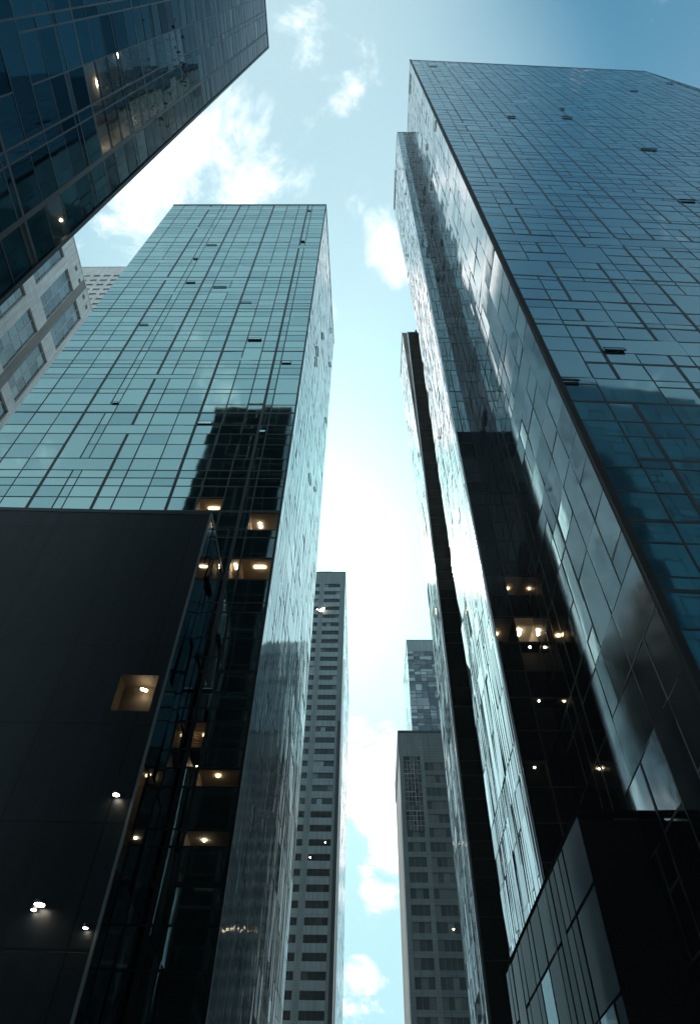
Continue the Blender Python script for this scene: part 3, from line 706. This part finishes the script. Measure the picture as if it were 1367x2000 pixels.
def glare_slab():
    t = thing('office_tower', 'slab tower with a glaring wavy side and dark narrow front, beside the big blue tower', 'office tower', (20, 42, 0))
    H = 200
    pts = [(8.45, 53.8), (8.7, 35.15), (34, 35.15), (34, 53.8)]
    low = [(8.5, 46.0), (8.85, 35.5), (33.6, 35.5), (33.6, 46.0)]
    core(t, [(8.5, 46.0), (8.85, 38.6), (33.6, 38.6), (33.6, 46.0)], G0, 199, M['core'], 0.05)
    rng = random.Random(101)
    # street side: its far edge leans back above 106 m
    w = Wall(pts[1], pts[0], G0, H, taper=lambda z: 0.58 + 0.42 * min(1.0, max(0.0, (z - 106) / 94.0)))
    w.n = -w.n
    us = steps(w.W, [0.9, 1.0, 0.8, 1.9], rng); zs = [G0 + q for q in steps(H - G0, [4.0, 2.0, 3.4], rng)]
    curtain(t, w, us, zs, M['silver'], M['frame'], 102, tone_gamma=1.5, tilt=0.007, mw=0.13, md=0.008, merge_h=0.08, merge_v=0.28, major_u=6, major=1.8, major_z=60, vents=8)
    # back wall following the lean
    mb = MB()
    f = w.taper
    for a, b in ((G0, 106), (106, H)):
        p, q = w.at(w.W, a), w.at(w.W, b)
        mb.quad(p, q, q + Vector((25, 0, 0)), p + Vector((25, 0, 0)), [(0, a), (0, b), (25, b), (25, a)])
    mb.build('back_wall', M['core'], t)
    w2 = Wall(pts[1], (11.6, 35.15), G0, 56)  # lower front: dark mirror image put in as near-black glass
    us = steps(w2.W, [1.3, 1.6], rng); zs = [G0 + q for q in steps(56 - G0, [2.3, 1.5, 2.0], rng)]
    lit = [(2.2, 36.4, dict(lamps=1, lamp='lamp_dim', walls='umber', r=0.08)), (1.0, 30.2, dict(lamps=1, shelf=True, walls='taupe', lamp='lamp_dim')), (2.4, 30.2, dict(lamps=2, walls='ceiling')), (2.7, 28.0, dict(lamps=1, r=0.07, walls='core', ceil='core', depth=1))] + [(u, z, dict(lamps=1, r=0.05, walls='matte_black', ceil='matte_black', depth=1)) for u, z in ((0.7, 21.0), (1.9, 25.4))]
    curtain(t, w2, us, zs, M['deep'], M['core'], 103, tilt=0.003, mw=0.08, merge_h=0.1, lit=lit, major_z=4)
    w3 = Wall(pts[1], (10.1, 35.15), 56, H)
    us = steps(w3.W, [0.72], rng); zs = [56 + q for q in steps(H - 56, [2.3, 1.2, 2.0], rng)]
    curtain(t, w3, us, zs, M['strip'], M['frame'], 104, tilt=0.003, mw=0.10, merge_h=0.5, major_z=4, major_u=9)
    w4 = Wall((10.1, 35.15), (11.6, 35.15), 56, H)  # right half darker: mirrored dark put into the glass colour
    us = steps(w4.W, [0.75], rng); zs = [56 + q for q in steps(H - 56, [2.3, 1.2, 2.0], rng)]
    curtain(t, w4, us, zs, M['slate'], M['frame'], 105, tilt=0.012, mw=0.10, merge_h=0.3, major_z=4, major_u=9, lit=[(0.4, 100.8, dict(lamps=1, lamp='lamp_dim', walls='umber'))])
    parapet(t, [pts[0], pts[1], (11.2, 35.15)], H, M['frame'], 0.25, 0.5, 0.05, edges=(0, 1))
    mb = MB(); cylinder(mb, (8.7, 35.13, 0), (0, 0, 1), 0.10, H + EYE, 20); mb.build('corner_trim', M['steel'], t)  # steel edge added for a bright sunlit line
    mb = MB(); mb.box((8.30, 44.0, H - 1.0 + EYE), (0.1, 0, 0), (0, 9.8, 0), (0, 0, 1.3)); mb.build('roof_screen', M['frame_grey'], t)
glare_slab()
def big_tower():
    t = thing('office_tower', 'huge blue glass tower with mosaic of panes filling the upper right', 'office tower', (50, 35, 0))
    pts = [(11.4, 35.05), (11.4, 19.5), (68.8, 22.5), (100, 31.0), (100, 62), (34.5, 62), (34.5, 35.05)]; H = 200
    core(t, pts, G0, H - 0.4, M['core'])
    rng = random.Random(111)
    w = Wall(pts[0], pts[1], G0, H)
    us = steps(w.W, [1.9, 1.3, 2.4], rng); zs = [G0 + q for q in steps(H - G0, [2.3, 3.0, 1.6], rng)]
    curtain(t, w, us, zs, M['big_side'], M['frame'], 112, tilt=0.008, mw=0.10, md=0.010, merge_h=0.14, merge_v=0.22, major_u=3, major_z=11, major=1.7, vents=12)
    w2 = Wall(pts[1], pts[2], G0, H)
    us = steps(w2.W, [2.1], rng, [2.2, 1.5, 2.0, 2.1, 1.3]); zs = [G0 + q for q in steps(H - G0, [2.0], rng, [2.1, 2.0, 0.8, 2.1, 1.5])]
    curtain(t, w2, us, zs, M['blue'], M['frame'], 113, tilt=0.005, mw=0.10, merge_h=0.10, merge_v=0.03, major_u=2, major_z=3, major=2.3, vents=16)
    w3 = Wall(pts[2], pts[3], G0, H)
    us = steps(w3.W, [2.1], rng, [2.2, 1.5, 2.0, 2.1, 1.3]); zs = [G0 + q for q in steps(H - G0, [2.0], rng, [2.1, 2.0, 0.8, 2.1, 1.5])]
    curtain(t, w3, us, zs, M['blue'], M['frame'], 114, tilt=0.005, mw=0.10, merge_h=0.10, merge_v=0.03, major_u=2, major_z=3, major=2.3, vents=5)
    parapet(t, pts, H, M['frame'], 0.3, 0.6, 0.05, edges=(0, 1, 2))
    corner_post(t, (11.4, 19.5), G0, H, 0.34, M['core'])
big_tower()
def podium():  # podium made up to stand in for a dark band
    t = thing('podium_building', 'low dark glass podium under the right towers, in the lower right corner', 'podium building', (10, 28, 0))
    H = 14.8
    pts = [(8.25, 46.3), (8.85, 28.0), (11.36, 28.0), (11.36, 46.3)]
    core(t, pts, G0, H - 0.2, M['core'], [1.6, 0.0, 0.0, 0.0])
    w = Wall(pts[0], pts[1], G0, H); rng = random.Random(121)
    us = steps(w.W, [0.9, 1.0, 2.0], rng); zs = [G0 + q for q in steps(H - G0, [3.6, 2.8], rng)]
    curtain(t, w, us, zs, M['podium_glass'], M['matte_black'], 122, tilt=0.004, mw=0.07, lit=[(8.0, 8.4, dict(DIM, depth=1.5)), (9.4, 9.0, dict(HOT, depth=1.5)), (16.0, 7.0, dict(HOT, depth=1.5))], vents=3)
    mb = MB(); w2 = Wall(pts[1], pts[2], G0, H)
    mb.quad(w2.at(0, G0, 0.02), w2.at(w2.W, G0, 0.02), w2.at(w2.W, H - 0.3, 0.02), w2.at(0, H - 0.3, 0.02), [(0, 0), (2.4, 0), (2.4, H), (0, H)]); mb.build('end_wall', M['matte_black'], t)
    parapet(t, pts, H, M['matte_black'], 0.3, 0.2, 0.03)
podium()

# ------------------------------------------------------------------ unseen blocks added to darken what the facades mirror
def back_tower():  # added to darken the low mirror image in the right fronts
    t = thing('office_tower', 'dark glass tower across the crossing, seen only mirrored in the big blue facade', 'office tower', (40, -45, 0))
    pts = [(78, -30), (9, -30), (9, -60), (78, -60)]; H = 135
    core(t, pts, G0, H - 0.4, M['core'])
    rng = random.Random(131); w = Wall(pts[0], pts[1], G0, H)
    us = steps(w.W, [3.2, 1.6], rng); zs = [G0 + q for q in steps(H - G0, [3.8, 2.0], rng)]
    curtain(t, w, us, zs, M['mid'], M['frame'], 132, tilt=0.006, mw=0.16, merge_h=0.2)
    parapet(t, pts, H, M['frame'], 0.3, 0.6, edges=(0,))
back_tower()
def closing_block():  # added to keep low sky out of the teal front's mirror image
    t = thing('office_block', 'near black glass block closing the street behind the viewer, seen only mirrored', 'office block', (0, -85, 0))
    pts = [(12, -75), (-60, -75), (-60, -100), (12, -100)]; H = 150
    core(t, pts, G0, H - 0.4, M['core'])
    rng = random.Random(141); w = Wall(pts[0], pts[1], G0, H)
    us = steps(w.W, [3.2, 1.6], rng); zs = [G0 + q for q in steps(H - G0, [3.8, 2.0], rng)]
    curtain(t, w, us, zs, M['deep'], M['frame'], 142, tilt=0.006, mw=0.16, merge_h=0.2)
    parapet(t, pts, H, M['frame'], 0.3, 0.6, edges=(0,))
closing_block()
def hidden_block():  # hidden from view, added to darken low mirrored rays
    t = thing('office_block', 'dark office block standing behind the thin right slab, seen mirrored across the street', 'office block', (28, 95, 0))
    pts = [(14.5, 112), (14.5, 79), (44, 79), (44, 112)]; H = 92
    core(t, pts, G0, H - 0.4, M['core'])
    rng = random.Random(151); w = Wall(pts[0], pts[1], G0, H)
    us = steps(w.W, [3.2, 1.6], rng); zs = [G0 + q for q in steps(H - G0, [3.8, 2.0], rng)]
    curtain(t, w, us, zs, M['deep'], M['frame'], 152, tilt=0.006, mw=0.16, merge_h=0.2)
    parapet(t, pts, H, M['frame'], 0.3, 0.6)
hidden_block()

# ------------------------------------------------------------------ haze
def haze():
    mb = MB(); mb.box((-320, -260, -2.0), (640, 0, 0), (0, 620, 0), (0, 0, 345))
    m = bpy.data.materials.new('city_haze'); m.use_nodes = True; N = m.node_tree.nodes; L = m.node_tree.links; N.clear()
    o = N.new('ShaderNodeOutputMaterial'); v = N.new('ShaderNodeVolumePrincipled')
    v.inputs['Color'].default_value = (0.74, 0.92, 1.0, 1); v.inputs['Density'].default_value = 0.00030; v.inputs['Anisotropy'].default_value = 0.15
    L.new(v.outputs[0], o.inputs['Volume'])
    h = mb.build('haze', m); h['kind'] = 'stuff'
haze()
